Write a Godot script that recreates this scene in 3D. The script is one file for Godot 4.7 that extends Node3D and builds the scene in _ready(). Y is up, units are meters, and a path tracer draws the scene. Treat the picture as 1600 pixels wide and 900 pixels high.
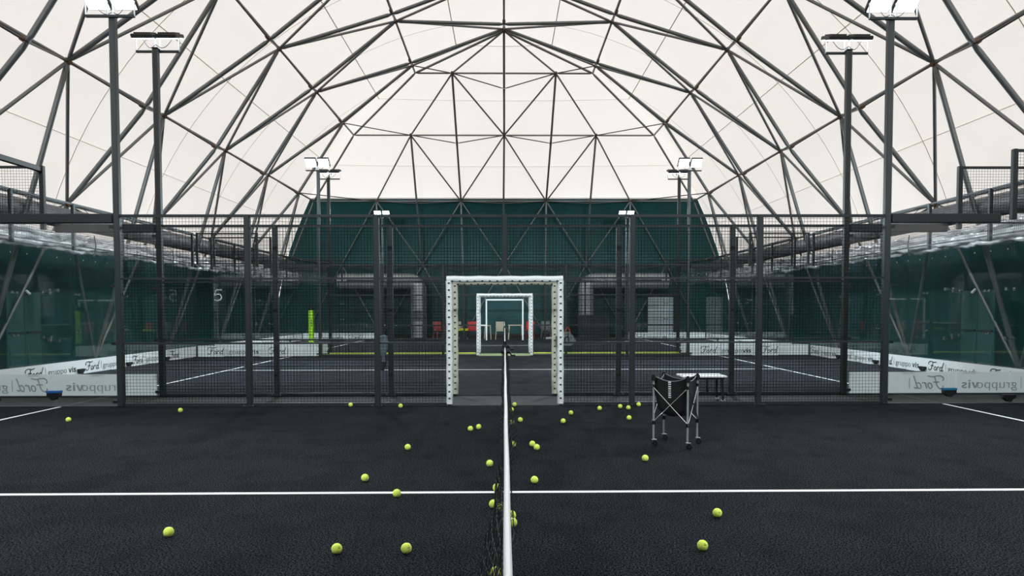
extends Node3D

# ------------------------------------------------------------------ measures
# x to the right along the courts, y up, d the distance into the hall (world z = -d)
const F1 := 10.439      # mesh fence at the far side of the near court
const F2 := 11.694      # near side of the second court
const F3 := 21.694
const F4 := 22.944
const F5 := 32.944
const R := 12.5         # radius of the vault's frame
const YC := 0.2123      # height of its centre
const Z0 := 15.980      # a row of nodes of the frame
const SP := 4.4132      # spacing of the nodes along the hall
const ANG := [0.0, 18.5, 36.85, 55.1, 70.6, 89.0]
const ZE := [27.17, 30.15, 33.6, 36.2, 37.2, 37.35]   # where the rows of the frame end at the hipped end

var M := {}
var used := {}
var cache := {}


func V(x: float, y: float, d: float) -> Vector3:
	return Vector3(x, y, -d)


# ------------------------------------------------------------------ mesh builder
class MB:
	var v := PackedVector3Array()
	var n := PackedVector3Array()
	var t := PackedVector2Array()
	var ix := PackedInt32Array()

	func tri(a: int, b: int, c: int) -> void:   # counter-clockwise seen from outside
		ix.append(a); ix.append(c); ix.append(b)

	func vert(p: Vector3, nn: Vector3, uv := Vector2.ZERO) -> int:
		v.append(p); n.append(nn); t.append(uv)
		return v.size() - 1

	func quad(a: Vector3, b: Vector3, c: Vector3, d: Vector3) -> void:
		var nn := (b - a).cross(d - a)
		if nn.length_squared() < 1e-14:
			nn = (c - b).cross(d - b)
		nn = nn.normalized()
		var i := vert(a, nn, Vector2(0, 1))
		vert(b, nn, Vector2(1, 1)); vert(c, nn, Vector2(1, 0)); vert(d, nn, Vector2(0, 0))
		tri(i, i + 1, i + 2); tri(i, i + 2, i + 3)

	func box(c: Vector3, s: Vector3, bs := Basis.IDENTITY) -> MB:
		var x := bs.x * s.x * 0.5
		var y := bs.y * s.y * 0.5
		var z := bs.z * s.z * 0.5
		for f in [[x, y, z], [-x, y, -z], [y, z, x], [y, -z, -x], [z, x, y], [-z, x, -y]]:
			var a: Vector3 = f[0]
			var b: Vector3 = f[1]
			var o: Vector3 = c + f[2]
			quad(o - a - b, o + a - b, o + a + b, o - a + b)
		return self

	# a box with its long edges chamfered
	func bevel(c: Vector3, s: Vector3, r: float, bs := Basis.IDENTITY) -> MB:
		var h := s * 0.5
		var prof := [Vector2(h.x - r, -h.z), Vector2(h.x, -h.z + r), Vector2(h.x, h.z - r), Vector2(h.x - r, h.z), Vector2(-h.x + r, h.z), Vector2(-h.x, h.z - r), Vector2(-h.x, -h.z + r), Vector2(-h.x + r, -h.z)]
		var k := prof.size()
		var ring := func(y: float, inset: float) -> Array:
			var out := []
			for p in prof:
				out.append(c + bs * Vector3(p.x - signf(p.x) * inset, y, p.y - signf(p.y) * inset))
			return out
		var rows := [ring.call(-h.y, r), ring.call(-h.y + r, 0.0), ring.call(h.y - r, 0.0), ring.call(h.y, r)]
		for j in 3:
			for i in k:
				var i2 := (i + 1) % k
				quad(rows[j][i], rows[j + 1][i], rows[j + 1][i2], rows[j][i2])
		for e in [0, 3]:
			var row: Array = rows[e]
			var nn: Vector3 = bs.y * (1.0 if e == 3 else -1.0)
			var first := v.size()
			for p in row:
				vert(p, nn)
			for i in range(1, k - 1):
				if e == 3:
					tri(first, first + i + 1, first + i)
				else:
					tri(first, first + i, first + i + 1)
		return self

	# swept tube; rad is a float or one radius for each point; flat squashes across the second axis
	func tube(pts: Array, rad, sides := 8, caps := true, flat := 1.0, hint := Vector3.UP) -> MB:
		var m := pts.size()
		var dir0: Vector3 = (pts[1] - pts[0]).normalized()
		if absf(dir0.dot(hint)) > 0.98:
			hint = Vector3.RIGHT if absf(dir0.x) < 0.9 else Vector3.FORWARD
		var u: Vector3 = (hint - dir0 * hint.dot(dir0)).normalized()
		var first := v.size()
		var rings := []
		for i in m:
			var d: Vector3
			if i == 0:
				d = dir0
			elif i == m - 1:
				d = (pts[i] - pts[i - 1]).normalized()
			else:
				d = ((pts[i] - pts[i - 1]).normalized() + (pts[i + 1] - pts[i]).normalized()).normalized()
			u = (u - d * u.dot(d)).normalized()
			var w := d.cross(u)
			var r: float = rad[i] if rad is Array else rad
			var fl: float = flat
			rings.append([pts[i], u * r * fl, w * r])
			for k in sides:
				var a := TAU * k / sides
				var nn := (u * cos(a) / fl + w * sin(a)).normalized()
				vert(pts[i] + u * cos(a) * r * fl + w * sin(a) * r, nn, Vector2(float(k) / sides, float(i)))
		for i in m - 1:
			for k in sides:
				var k2 := (k + 1) % sides
				var a := first + i * sides
				var b := a + sides
				tri(a + k, a + k2, b + k2); tri(a + k, b + k2, b + k)
		if caps:
			for e in [0, m - 1]:
				var d2: Vector3 = (pts[1] - pts[0]).normalized() * -1.0 if e == 0 else (pts[m - 1] - pts[m - 2]).normalized()
				var c := vert(pts[e], d2)
				for k in sides:
					vert(v[first + e * sides + k], d2)
				for k in sides:
					var k2 := (k + 1) % sides
					if e == 0:
						tri(c, c + 1 + k2, c + 1 + k)
					else:
						tri(c, c + 1 + k, c + 1 + k2)
		return self

	# grid surface from rows of points, smooth
	func grid(rows: Array, closed := false) -> MB:
		var a := rows.size()
		var b: int = rows[0].size()
		var first := v.size()
		for i in a:
			for j in b:
				var i0: int = maxi(i - 1, 0)
				var i1: int = mini(i + 1, a - 1)
				var j0: int = (j - 1 + b) % b if closed else maxi(j - 1, 0)
				var j1: int = (j + 1) % b if closed else mini(j + 1, b - 1)
				var du: Vector3 = rows[i][j1] - rows[i][j0]
				var dv: Vector3 = rows[i1][j] - rows[i0][j]
				var nn := du.cross(dv)
				vert(rows[i][j], nn.normalized() if nn.length() > 1e-9 else Vector3.UP, Vector2(float(j) / b, float(i) / a))
		for i in a - 1:
			for j in (b if closed else b - 1):
				var p := first + i * b + j
				var q := first + i * b + (j + 1) % b
				tri(p, q, q + b); tri(p, q + b, p + b)
		return self

	func poly(pts: Array, depth: Vector3) -> MB:   # convex outline, counter-clockwise seen against depth
		var k := pts.size()
		var nn := depth.normalized()
		for e in 2:
			var first := v.size()
			for p in pts:
				vert(p + depth * float(e), nn if e == 1 else -nn)
			for i in range(1, k - 1):
				if e == 1:
					tri(first, first + i, first + i + 1)
				else:
					tri(first, first + i + 1, first + i)
		for i in k:
			var p: Vector3 = pts[i]
			var q: Vector3 = pts[(i + 1) % k]
			quad(p, q, q + depth, p + depth)
		return self

	func mesh() -> ArrayMesh:
		var arr := []
		arr.resize(Mesh.ARRAY_MAX)
		arr[Mesh.ARRAY_VERTEX] = v
		arr[Mesh.ARRAY_NORMAL] = n
		arr[Mesh.ARRAY_TEX_UV] = t
		arr[Mesh.ARRAY_INDEX] = ix
		var m := ArrayMesh.new()
		m.add_surface_from_arrays(Mesh.PRIMITIVE_TRIANGLES, arr)
		return m


# ------------------------------------------------------------------ nodes
func numbered(called: String) -> String:
	var k: int = used.get(called, 0)
	used[called] = k + 1
	return called if k == 0 else "%s_%03d" % [called, k]


func tag(o: Node, label: String, category := "", group := "", kind := "") -> void:
	o.set_meta("label", label)
	if category:
		o.set_meta("category", category)
	if group:
		o.set_meta("group", group)
	if kind:
		o.set_meta("kind", kind)


func thing(called: String, label: String, category: String, at := Vector3.ZERO, group := "", turn := 0.0) -> Node3D:
	var o := Node3D.new()
	o.name = numbered(called)
	add_child(o)
	o.position = at
	o.rotation.y = turn
	tag(o, label, category, group)
	return o


func part(parent: Node, called: String, mesh: Mesh, mat: Material, at := Vector3.ZERO, bs := Basis.IDENTITY) -> MeshInstance3D:
	var o := MeshInstance3D.new()
	o.name = called
	o.mesh = mesh
	o.material_override = null
	parent.add_child(o, true)
	o.transform = Transform3D(bs, at)
	o.set_surface_override_material(0, mat)
	o.cast_shadow = GeometryInstance3D.SHADOW_CASTING_SETTING_ON
	return o


func struct(called: String, label: String) -> Node3D:
	var o := Node3D.new()
	o.name = called
	add_child(o)
	tag(o, label, "", "", "structure")
	return o


func box_mesh(s: Vector3, r := 0.0) -> ArrayMesh:
	var key := "b%.4f_%.4f_%.4f_%.4f" % [s.x, s.y, s.z, r]
	if not cache.has(key):
		cache[key] = MB.new().bevel(Vector3.ZERO, s, r).mesh() if r > 0.0 else MB.new().box(Vector3.ZERO, s).mesh()
	return cache[key]


func bx(parent: Node, called: String, at: Vector3, s: Vector3, mat: Material, r := 0.0) -> MeshInstance3D:
	return part(parent, called, box_mesh(s, r), mat, at)


func tube_part(parent: Node, called: String, pts: Array, rad, mat: Material, sides := 8) -> MeshInstance3D:
	return part(parent, called, MB.new().tube(pts, rad, sides).mesh(), mat)


func curve(pts: Array, steps := 6) -> Array:   # smooth line through points
	var out := []
	var m := pts.size()
	for i in m - 1:
		var a = pts[maxi(i - 1, 0)]
		var b = pts[i]
		var c = pts[i + 1]
		var d = pts[mini(i + 2, m - 1)]
		for s in steps:
			var t := float(s) / steps
			out.append(b * 1.0 + (c - a) * 0.5 * t + (a * 2.0 - b * 5.0 + c * 4.0 - d) * 0.5 * t * t + (b * 3.0 - a - c * 3.0 + d) * 0.5 * t * t * t)
	out.append(pts[m - 1])
	return out


# ------------------------------------------------------------------ materials
func noise_tex(freq: float, seed_: int, ramp: Array, size := 512, as_normal := false, octaves := 4, kind := FastNoiseLite.TYPE_SIMPLEX_SMOOTH) -> NoiseTexture2D:
	var nz := FastNoiseLite.new()
	nz.noise_type = kind
	nz.seed = seed_
	nz.frequency = freq
	nz.fractal_octaves = octaves
	var tx := NoiseTexture2D.new()
	tx.width = size
	tx.height = size
	tx.seamless = true
	tx.noise = nz
	tx.as_normal_map = as_normal
	if ramp:
		var g := Gradient.new()
		g.offsets = PackedFloat32Array(ramp.map(func(r): return r[0]))
		g.colors = PackedColorArray(ramp.map(func(r): return r[1]))
		tx.color_ramp = g
	return tx


func mat(called: String, c: Color, rough := 0.8, metal := 0.0, spec := 0.5) -> StandardMaterial3D:
	var m := StandardMaterial3D.new()
	m.resource_name = called
	m.albedo_color = c
	m.roughness = rough
	m.metallic = metal
	m.metallic_specular = spec
	M[called] = m
	return m


func grey(v: float) -> Color:
	return Color(v, v, v)


func make_materials() -> void:
	var g := func(v: float) -> Color: return Color(v, v, v)
	# turf: fine fibres over wide soft patches, both in the colour of the pile
	var turf := mat("turf", Color(0.205, 0.220, 0.235), 1.0, 0.0, 0.14)
	turf.albedo_texture = noise_tex(0.12, 3, [[0.0, g.call(0.15)], [0.40, g.call(0.32)], [0.49, g.call(0.66)], [0.56, g.call(0.9)], [0.63, g.call(1.0)], [1.0, g.call(1.0)]], 1024, false, 4)
	turf.uv1_triplanar = true
	turf.uv1_world_triplanar = true
	turf.uv1_scale = Vector3(0.5, 0.5, 0.5)
	turf.heightmap_enabled = true
	turf.heightmap_texture = noise_tex(0.2, 8, [], 1024, false, 3)
	turf.heightmap_scale = 1.2
	turf.detail_enabled = true
	turf.detail_blend_mode = BaseMaterial3D.BLEND_MODE_MUL
	turf.detail_uv_layer = BaseMaterial3D.DETAIL_UV_1
	turf.detail_albedo = noise_tex(0.006, 5, [[0.0, Color(0.74, 0.75, 0.78, 0.8)], [0.5, Color(0.92, 0.93, 0.95, 0.8)], [1.0, Color(1, 1, 1, 0.8)]], 512, false, 3)
	# the second and third court get a paler tone of the same turf
	var paler: StandardMaterial3D = turf.duplicate()
	paler.resource_name = "turf_paler"
	paler.albedo_color = Color(0.305, 0.322, 0.345)
	M["turf_paler"] = paler
	var aisle := mat("aisle", Color(0.138, 0.155, 0.145), 0.9)
	aisle.albedo_texture = noise_tex(0.03, 11, [[0.0, g.call(0.7)], [0.5, g.call(0.88)], [1.0, g.call(1.0)]], 512, false, 5)
	aisle.uv1_triplanar = true
	aisle.uv1_world_triplanar = true
	aisle.uv1_scale = Vector3(0.5, 0.5, 0.5)
	mat("green_mat", Color(0.56, 0.63, 0.43), 0.9)
	mat("lime_strip", Color(0.83, 0.88, 0.36), 0.7)
	mat("brown_mat", Color(0.30, 0.23, 0.18), 0.9)
	mat("kerb_brown", Color(0.19, 0.165, 0.15), 0.9)
	mat("line", Color(0.90, 0.91, 0.91), 0.8)
	mat("steel", Color(0.47, 0.48, 0.48), 0.42, 0.6)
	mat("thin_steel", Color(0.36, 0.345, 0.325), 0.45, 0.7)
	mat("hub_rust", Color(0.42, 0.29, 0.18), 0.7, 0.3)
	mat("anthracite", Color(0.135, 0.148, 0.152), 0.55, 0.0, 0.4)
	mat("anthracite_gloss", Color(0.20, 0.225, 0.23), 0.35, 0.25, 0.5)
	mat("wire", Color(0.06, 0.064, 0.066), 0.8, 0.0, 0.3)
	mat("black_metal", Color(0.045, 0.047, 0.05), 0.5)
	mat("black_plastic", Color(0.055, 0.057, 0.06), 0.45)
	mat("blue_plastic", Color(0.10, 0.33, 0.60), 0.4)
	mat("teal_plastic", Color(0.12, 0.42, 0.55), 0.4)
	mat("chrome", Color(0.80, 0.81, 0.82), 0.22, 1.0)
	mat("alu", Color(0.80, 0.81, 0.82), 0.38, 0.7)
	var glass := mat("glass", Color(0.35, 0.50, 0.46, 0.004), 0.02, 0.0, 0.40)
	glass.transparency = BaseMaterial3D.TRANSPARENCY_ALPHA
	var mem := mat("membrane", Color(0.93, 0.918, 0.90), 0.75, 0.0, 0.25)
	mem.backlight_enabled = true
	mem.backlight = Color(0.74, 0.724, 0.711)
	mat("seam", Color(0.78, 0.73, 0.64), 0.8)
	var tarp := mat("tarp", Color(0.072, 0.288, 0.29), 0.5, 0.0, 0.4)
	tarp.albedo_texture = noise_tex(0.008, 31, [[0.0, g.call(0.82)], [1.0, g.call(1.0)]], 512, false, 4)
	tarp.uv1_triplanar = true
	tarp.uv1_world_triplanar = true
	tarp.uv1_scale = Vector3(0.25, 0.25, 0.25)
	mat("tarp_dark", Color(0.06, 0.26, 0.25), 0.5)
	mat("tarp_door", Color(0.065, 0.27, 0.26), 0.45)
	mat("banner", Color(0.88, 0.90, 0.90), 0.45)
	mat("print_black", Color(0.09, 0.10, 0.11), 0.5)
	mat("print_show_through", Color(0.60, 0.63, 0.63), 0.5)
	mat("print_grey", Color(0.30, 0.32, 0.33), 0.5)
	mat("pad_white", Color(0.90, 0.91, 0.91), 0.55)
	mat("pad_cream", Color(0.80, 0.79, 0.71), 0.6)
	mat("lace", Color(0.06, 0.06, 0.06), 0.7)
	var felt := mat("felt", Color(0.90, 0.97, 0.40), 0.95, 0.0, 0.2)
	felt.albedo_texture = noise_tex(0.06, 41, [[0.0, g.call(0.80)], [0.5, g.call(0.95)], [1.0, g.call(1.0)]], 256, false, 4)
	felt.uv1_triplanar = true
	felt.uv1_scale = Vector3(8, 8, 8)
	felt.rim_enabled = true
	felt.rim = 0.5
	felt.rim_tint = 0.6
	mat("ball_seam", Color(0.86, 0.90, 0.72), 0.8)
	mat("ball_print", Color(0.07, 0.08, 0.06), 0.8)
	mat("cord", Color(0.05, 0.05, 0.055), 0.8)
	mat("tape_white", Color(0.86, 0.86, 0.86), 0.7)
	mat("black_cloth", Color(0.035, 0.036, 0.04), 0.85)
	mat("cloth_trim", Color(0.42, 0.42, 0.43), 0.7)
	mat("white_print", Color(0.88, 0.88, 0.88), 0.6)
	var duct := mat("duct", Color(0.47, 0.47, 0.48), 0.55)
	duct.albedo_texture = noise_tex(0.02, 51, [[0.0, g.call(0.78)], [1.0, g.call(1.0)]], 512)
	duct.uv1_triplanar = true
	duct.uv1_world_triplanar = true
	duct.uv1_scale = Vector3(0.4, 0.4, 0.4)
	mat("duct_metal", Color(0.66, 0.67, 0.67), 0.5, 0.4)
	var film := mat("film", Color(0.90, 0.91, 0.93), 0.18, 0.0, 0.6)
	film.clearcoat_enabled = true
	film.clearcoat = 0.8
	film.clearcoat_roughness = 0.1
	mat("strap", Color(0.33, 0.34, 0.35), 0.7)
	mat("door_pvc", Color(0.70, 0.74, 0.75), 0.4)
	mat("plenum", Color(0.14, 0.19, 0.18), 0.6)
	mat("beige_plastic", Color(0.69, 0.65, 0.56), 0.5)
	mat("red_plastic", Color(0.76, 0.14, 0.15), 0.45)
	mat("pink_plastic", Color(0.72, 0.33, 0.31), 0.5)
	mat("grey_plastic", Color(0.42, 0.44, 0.44), 0.5)
	mat("white_plastic", Color(0.88, 0.89, 0.88), 0.5)
	mat("yellow_plastic", Color(0.86, 0.90, 0.14), 0.5)
	mat("tube_lime", Color(0.62, 0.86, 0.16), 0.4)
	mat("bag_grey", Color(0.40, 0.41, 0.40), 0.7)
	mat("bag_red", Color(0.66, 0.22, 0.16), 0.7)
	mat("jacket_blue", Color(0.36, 0.40, 0.44), 0.85)
	mat("jacket_dark", Color(0.12, 0.15, 0.17), 0.85)
	mat("lamp_case", Color(0.12, 0.125, 0.13), 0.5)
	var lit := mat("lamp_glow", Color(0.9, 0.97, 0.97), 0.4)
	lit.emission_enabled = true
	lit.emission = Color(0.93, 1.0, 1.0)
	lit.emission_energy_multiplier = 2.2


# ------------------------------------------------------------------ the hall
func x_of(th: float, rr: float) -> float:
	return rr * sin(th)


func z_end(deg: float) -> float:
	var a := absf(deg)
	for i in 5:
		if a <= ANG[i + 1] or i == 4:
			var p0: float = ZE[maxi(i - 1, 0)]
			var p1: float = ZE[i]
			var p2: float = ZE[i + 1]
			var p3: float = ZE[mini(i + 2, 5)]
			var t := clampf((a - ANG[i]) / (ANG[i + 1] - ANG[i]), 0.0, 1.0)
			if i == 0:
				return lerpf(p1, p2, t)
			return p1 + 0.5 * t * (p2 - p0 + t * (2.0 * p0 - 5.0 * p1 + 4.0 * p2 - p3 + t * (3.0 * (p1 - p2) + p3 - p0)))
	return ZE[5]


const RM := 12.85
const EO := 0.32
const BACK := -9.0


func skin(deg: float, d: float) -> Vector3:   # a point of the fabric of the barrel
	var th := deg_to_rad(deg)
	return V(RM * sin(th), maxf(YC + RM * cos(th), 0.0), d)


func build_hall() -> void:
	# floor
	var fl := struct("floor", "dark floor of the hall with black turf courts and greenish aisles")
	bx(fl, "ground_slab", V(0, -0.11, 14.3), Vector3(27.0, 0.2, 48.0), M.aisle)
	for c in [[0.44, F1], [F2, F3], [F4, F5]]:
		bx(fl, "turf", V(0, -0.0035, (c[0] + c[1]) * 0.5), Vector3(19.96, 0.013, c[1] - c[0]), M.turf if c[0] < 5.0 else M.turf_paler)
		var mid: float = (c[0] + c[1]) * 0.5
		for s in [-1.0, 1.0]:
			bx(fl, "line", V(6.95 * s, 0.0035, mid), Vector3(0.05, 0.004, c[1] - c[0] - 0.02), M.line)
		bx(fl, "line", V(0, 0.0035, mid), Vector3(13.85, 0.004, 0.05), M.line)
	bx(fl, "mat", V(-0.25, -0.004, (F3 + F4) * 0.5), Vector3(12.6, 0.014, F4 - F3 - 0.1), M.green_mat)
	bx(fl, "mat", V(6.65, -0.004, (F3 + F4) * 0.5), Vector3(1.1, 0.016, F4 - F3 - 0.1), M.brown_mat)
	for s in [-1.0, 1.0]:
		bx(fl, "edge_strip", V(3.5 * s, 0.025, F4 - 0.10), Vector3(5.0, 0.035, 0.03), M.lime_strip)
	# fabric roof in panels between its seams
	var ce := struct("ceiling", "white fabric skin of the vaulted hall, lit by daylight through it")
	var cuts := [-75.5, -62.8, -46.0, -27.7, -9.25, 9.25, 27.7, 46.0, 62.8, 75.5]
	var zc := [BACK]
	for k in range(-4, 6):
		zc.append(Z0 + SP * (k + 0.5) - SP)
	zc.append(99.0)
	for a in cuts.size() - 1:
		for b in zc.size() - 1:
			var rows := []
			var some := false
			for i in 7:
				var deg := lerpf(cuts[a], cuts[a + 1], i / 6.0)
				var e := z_end(deg) + EO
				var za := minf(zc[b], e)
				var zb := minf(zc[b + 1], e)
				some = some or zb - za > 0.05
				var row := []
				for j in 5:
					row.append(skin(deg, lerpf(za, zb, j / 4.0)))
				rows.append(row)
			if some:
				part(ce, "fabric_panel", MB.new().grid(rows).mesh(), M.membrane)
	# the hipped end, rows of fabric across
	var ecuts := [0.02, 9.25, 27.7, 46.0, 55.1]
	for a in ecuts.size() - 1:
		var rows := []
		for i in 7:
			var deg := lerpf(ecuts[a], ecuts[a + 1], i / 6.0)
			var w := x_of(deg_to_rad(deg), RM)
			var row := []
			for j in 13:
				var p := skin(deg, z_end(deg) + EO)
				p.x = lerpf(-w, w, j / 12.0)
				row.append(p)
			rows.append(row)
		part(ce, "fabric_panel", MB.new().grid(rows).mesh(), M.membrane)
	# seams, thin welded ribbons on the inside of the fabric
	for deg in cuts.slice(1, -1):
		var pts := []
		for j in 20:
			var p := skin(deg, lerpf(BACK, z_end(deg) + EO, j / 19.0))
			pts.append(p * Vector3(0.998, 0.998, 1.0))
		part(ce, "seam", MB.new().tube(pts, 0.02, 4, true, 0.3).mesh(), M.seam)
	for b in range(2, zc.size() - 1):
		for s in [-1.0, 1.0]:
			var pts := []
			for j in 25:
				var deg := lerpf(4.0, 75.5, j / 24.0)
				if z_end(deg) + EO > zc[b]:
					pts.append(skin(deg * s, zc[b]) * Vector3(0.998, 0.998, 1.0))
			if pts.size() > 2:
				part(ce, "seam", MB.new().tube(pts, 0.014, 4, true, 0.3).mesh(), M.seam)
	for deg in [9.25, 27.7, 46.0]:
		var w := x_of(deg_to_rad(deg), RM)
		var pts := []
		for j in 9:
			var p := skin(deg, z_end(deg) + EO - 0.02)
			p.x = lerpf(-w, w, j / 8.0)
			p.y -= 0.012 + 0.10 * sin(PI * j / 8.0)
			pts.append(p)
		part(ce, "seam", MB.new().tube(pts, 0.02, 4, true, 0.3).mesh(), M.seam)
	# green end wall
	var we := struct("wall_back", "dark green tarpaulin end wall below the white fabric")
	var edges := [-1.0, -0.6, -0.2, 0.2, 0.6, 1.0]
	for a in 5:
		var rows := []
		for i in 9:
			var deg := lerpf(55.1, 91.0, i / 8.0)
			var w := x_of(deg_to_rad(deg), RM)
			var row := []
			for j in 4:
				var p := skin(deg, z_end(deg) + EO)
				p.x = w * lerpf(edges[a], edges[a + 1], j / 3.0)
				row.append(p)
			rows.append(row)
		part(we, "tarp_sheet", MB.new().grid(rows).mesh(), M.tarp)
	var hem := []
	for j in 9:
		var p := skin(55.1, z_end(55.1) + EO - 0.03)
		p.x = lerpf(-10.4, 10.4, j / 8.0)
		hem.append(p)
	part(we, "hem", MB.new().tube(hem, 0.045, 6).mesh(), M.membrane)
	# green side walls
	for s in [-1.0, 1.0]:
		var ws := struct("wall_left" if s < 0 else "wall_right", "green tarpaulin side wall behind the " + ("glass with the number sticker" if s < 0 else "glass on the ball cart's side"))
		for k in 10:
			var za := lerpf(BACK, 37.6, k / 10.0)
			var zb := lerpf(BACK, 37.6, (k + 1) / 10.0)
			var rows := []
			for i in 7:
				var deg := lerpf(75.5, 91.2, i / 6.0)
				var row := []
				for j in 3:
					var p := skin(deg * s, lerpf(za, zb, j / 2.0))
					p.x = s * minf(absf(p.x), RM * sin(deg_to_rad(deg)))
					row.append(p)
				rows.append(row)
			part(ws, "tarp_sheet", MB.new().grid(rows).mesh(), M.tarp)
		var ey := MB.new()
		for k in 56:
			var d := 5.3 + 0.58 * k
			ey.tube([V(s * 12.44, 2.98, d), V(s * 12.40, 2.98, d)], 0.022, 6)
		part(ws, "eyelets", ey.mesh(), M.chrome).set_meta("kind", "stuff")
	# the closing wall behind the photographer
	var wf := struct("wall_front", "green tarpaulin wall with white fabric above, closing the hall behind the near court")
	for part_ in [[0.0, 0.55, M.tarp], [0.55, 1.0, M.membrane]]:
		var rows := []
		for i in 3:
			var row := []
			for j in 25:
				var p := skin(lerpf(-91.0, 91.0, j / 24.0), BACK)
				var lim := lerpf(part_[0], part_[1], i / 2.0) * 13.1
				p.y = minf(p.y, lim)
				row.append(p)
			rows.append(row)
		part(wf, "tarp_sheet" if part_[0] == 0.0 else "fabric_panel", MB.new().grid(rows).mesh(), part_[2])


func node_at(k: int, d: float) -> Vector3:   # node of the frame in row k (0 the ridge, 5 the ground), at distance d
	var a := absi(k)
	if a == 5:
		return V(signf(k) * 12.5, 0.0, d)
	var th := deg_to_rad(ANG[a])
	return V(signf(k) * R * sin(th), YC + R * cos(th), d)


func strut_mesh(len_: float, r: float) -> ArrayMesh:
	var l := roundf(len_ * 50.0) / 50.0
	var key := "s%.2f_%.3f" % [l, r]
	if not cache.has(key):
		var m := MB.new()
		var e := minf(0.16, l * 0.12)
		m.tube([Vector3(0, e, 0), Vector3(0, l - e, 0)], r, 10, false, 1.0, Vector3.RIGHT)
		# flattened ends
		for q in [[e, 0.02], [l - e, l - 0.02]]:
			var first: int = m.v.size()
			for i in 2:
				for k in 10:
					var a := TAU * k / 10.0
					var f := 1.0 if i == 0 else 0.3
					var g := 1.0 if i == 0 else 1.15
					m.vert(Vector3(cos(a) * r * g, q[i], sin(a) * r * f), Vector3(cos(a) * f, 0, sin(a)).normalized())
			for k in 10:
				var k2 := (k + 1) % 10
				if q[0] > q[1]:
					m.tri(first + k, first + k2, first + 10 + k2)
					m.tri(first + k, first + 10 + k2, first + 10 + k)
				else:
					m.tri(first + k, first + 10 + k2, first + k2)
					m.tri(first + k, first + 10 + k, first + 10 + k2)
		cache[key] = m.mesh()
	return cache[key]


func strut(parent: Node, called: String, a: Vector3, b: Vector3, r: float, m: Material) -> void:
	var d := b - a
	var l := d.length()
	var y := d / l
	var out := Vector3(a.x + b.x, a.y + b.y - 2.0 * YC, 0.0)
	if out.length() < 0.1 or absf(out.normalized().dot(y)) > 0.95:
		out = Vector3.BACK
	var z := (out - y * out.dot(y)).normalized()
	part(parent, called, strut_mesh(l, r), m, a, Basis(y.cross(z), y, z))


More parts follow.
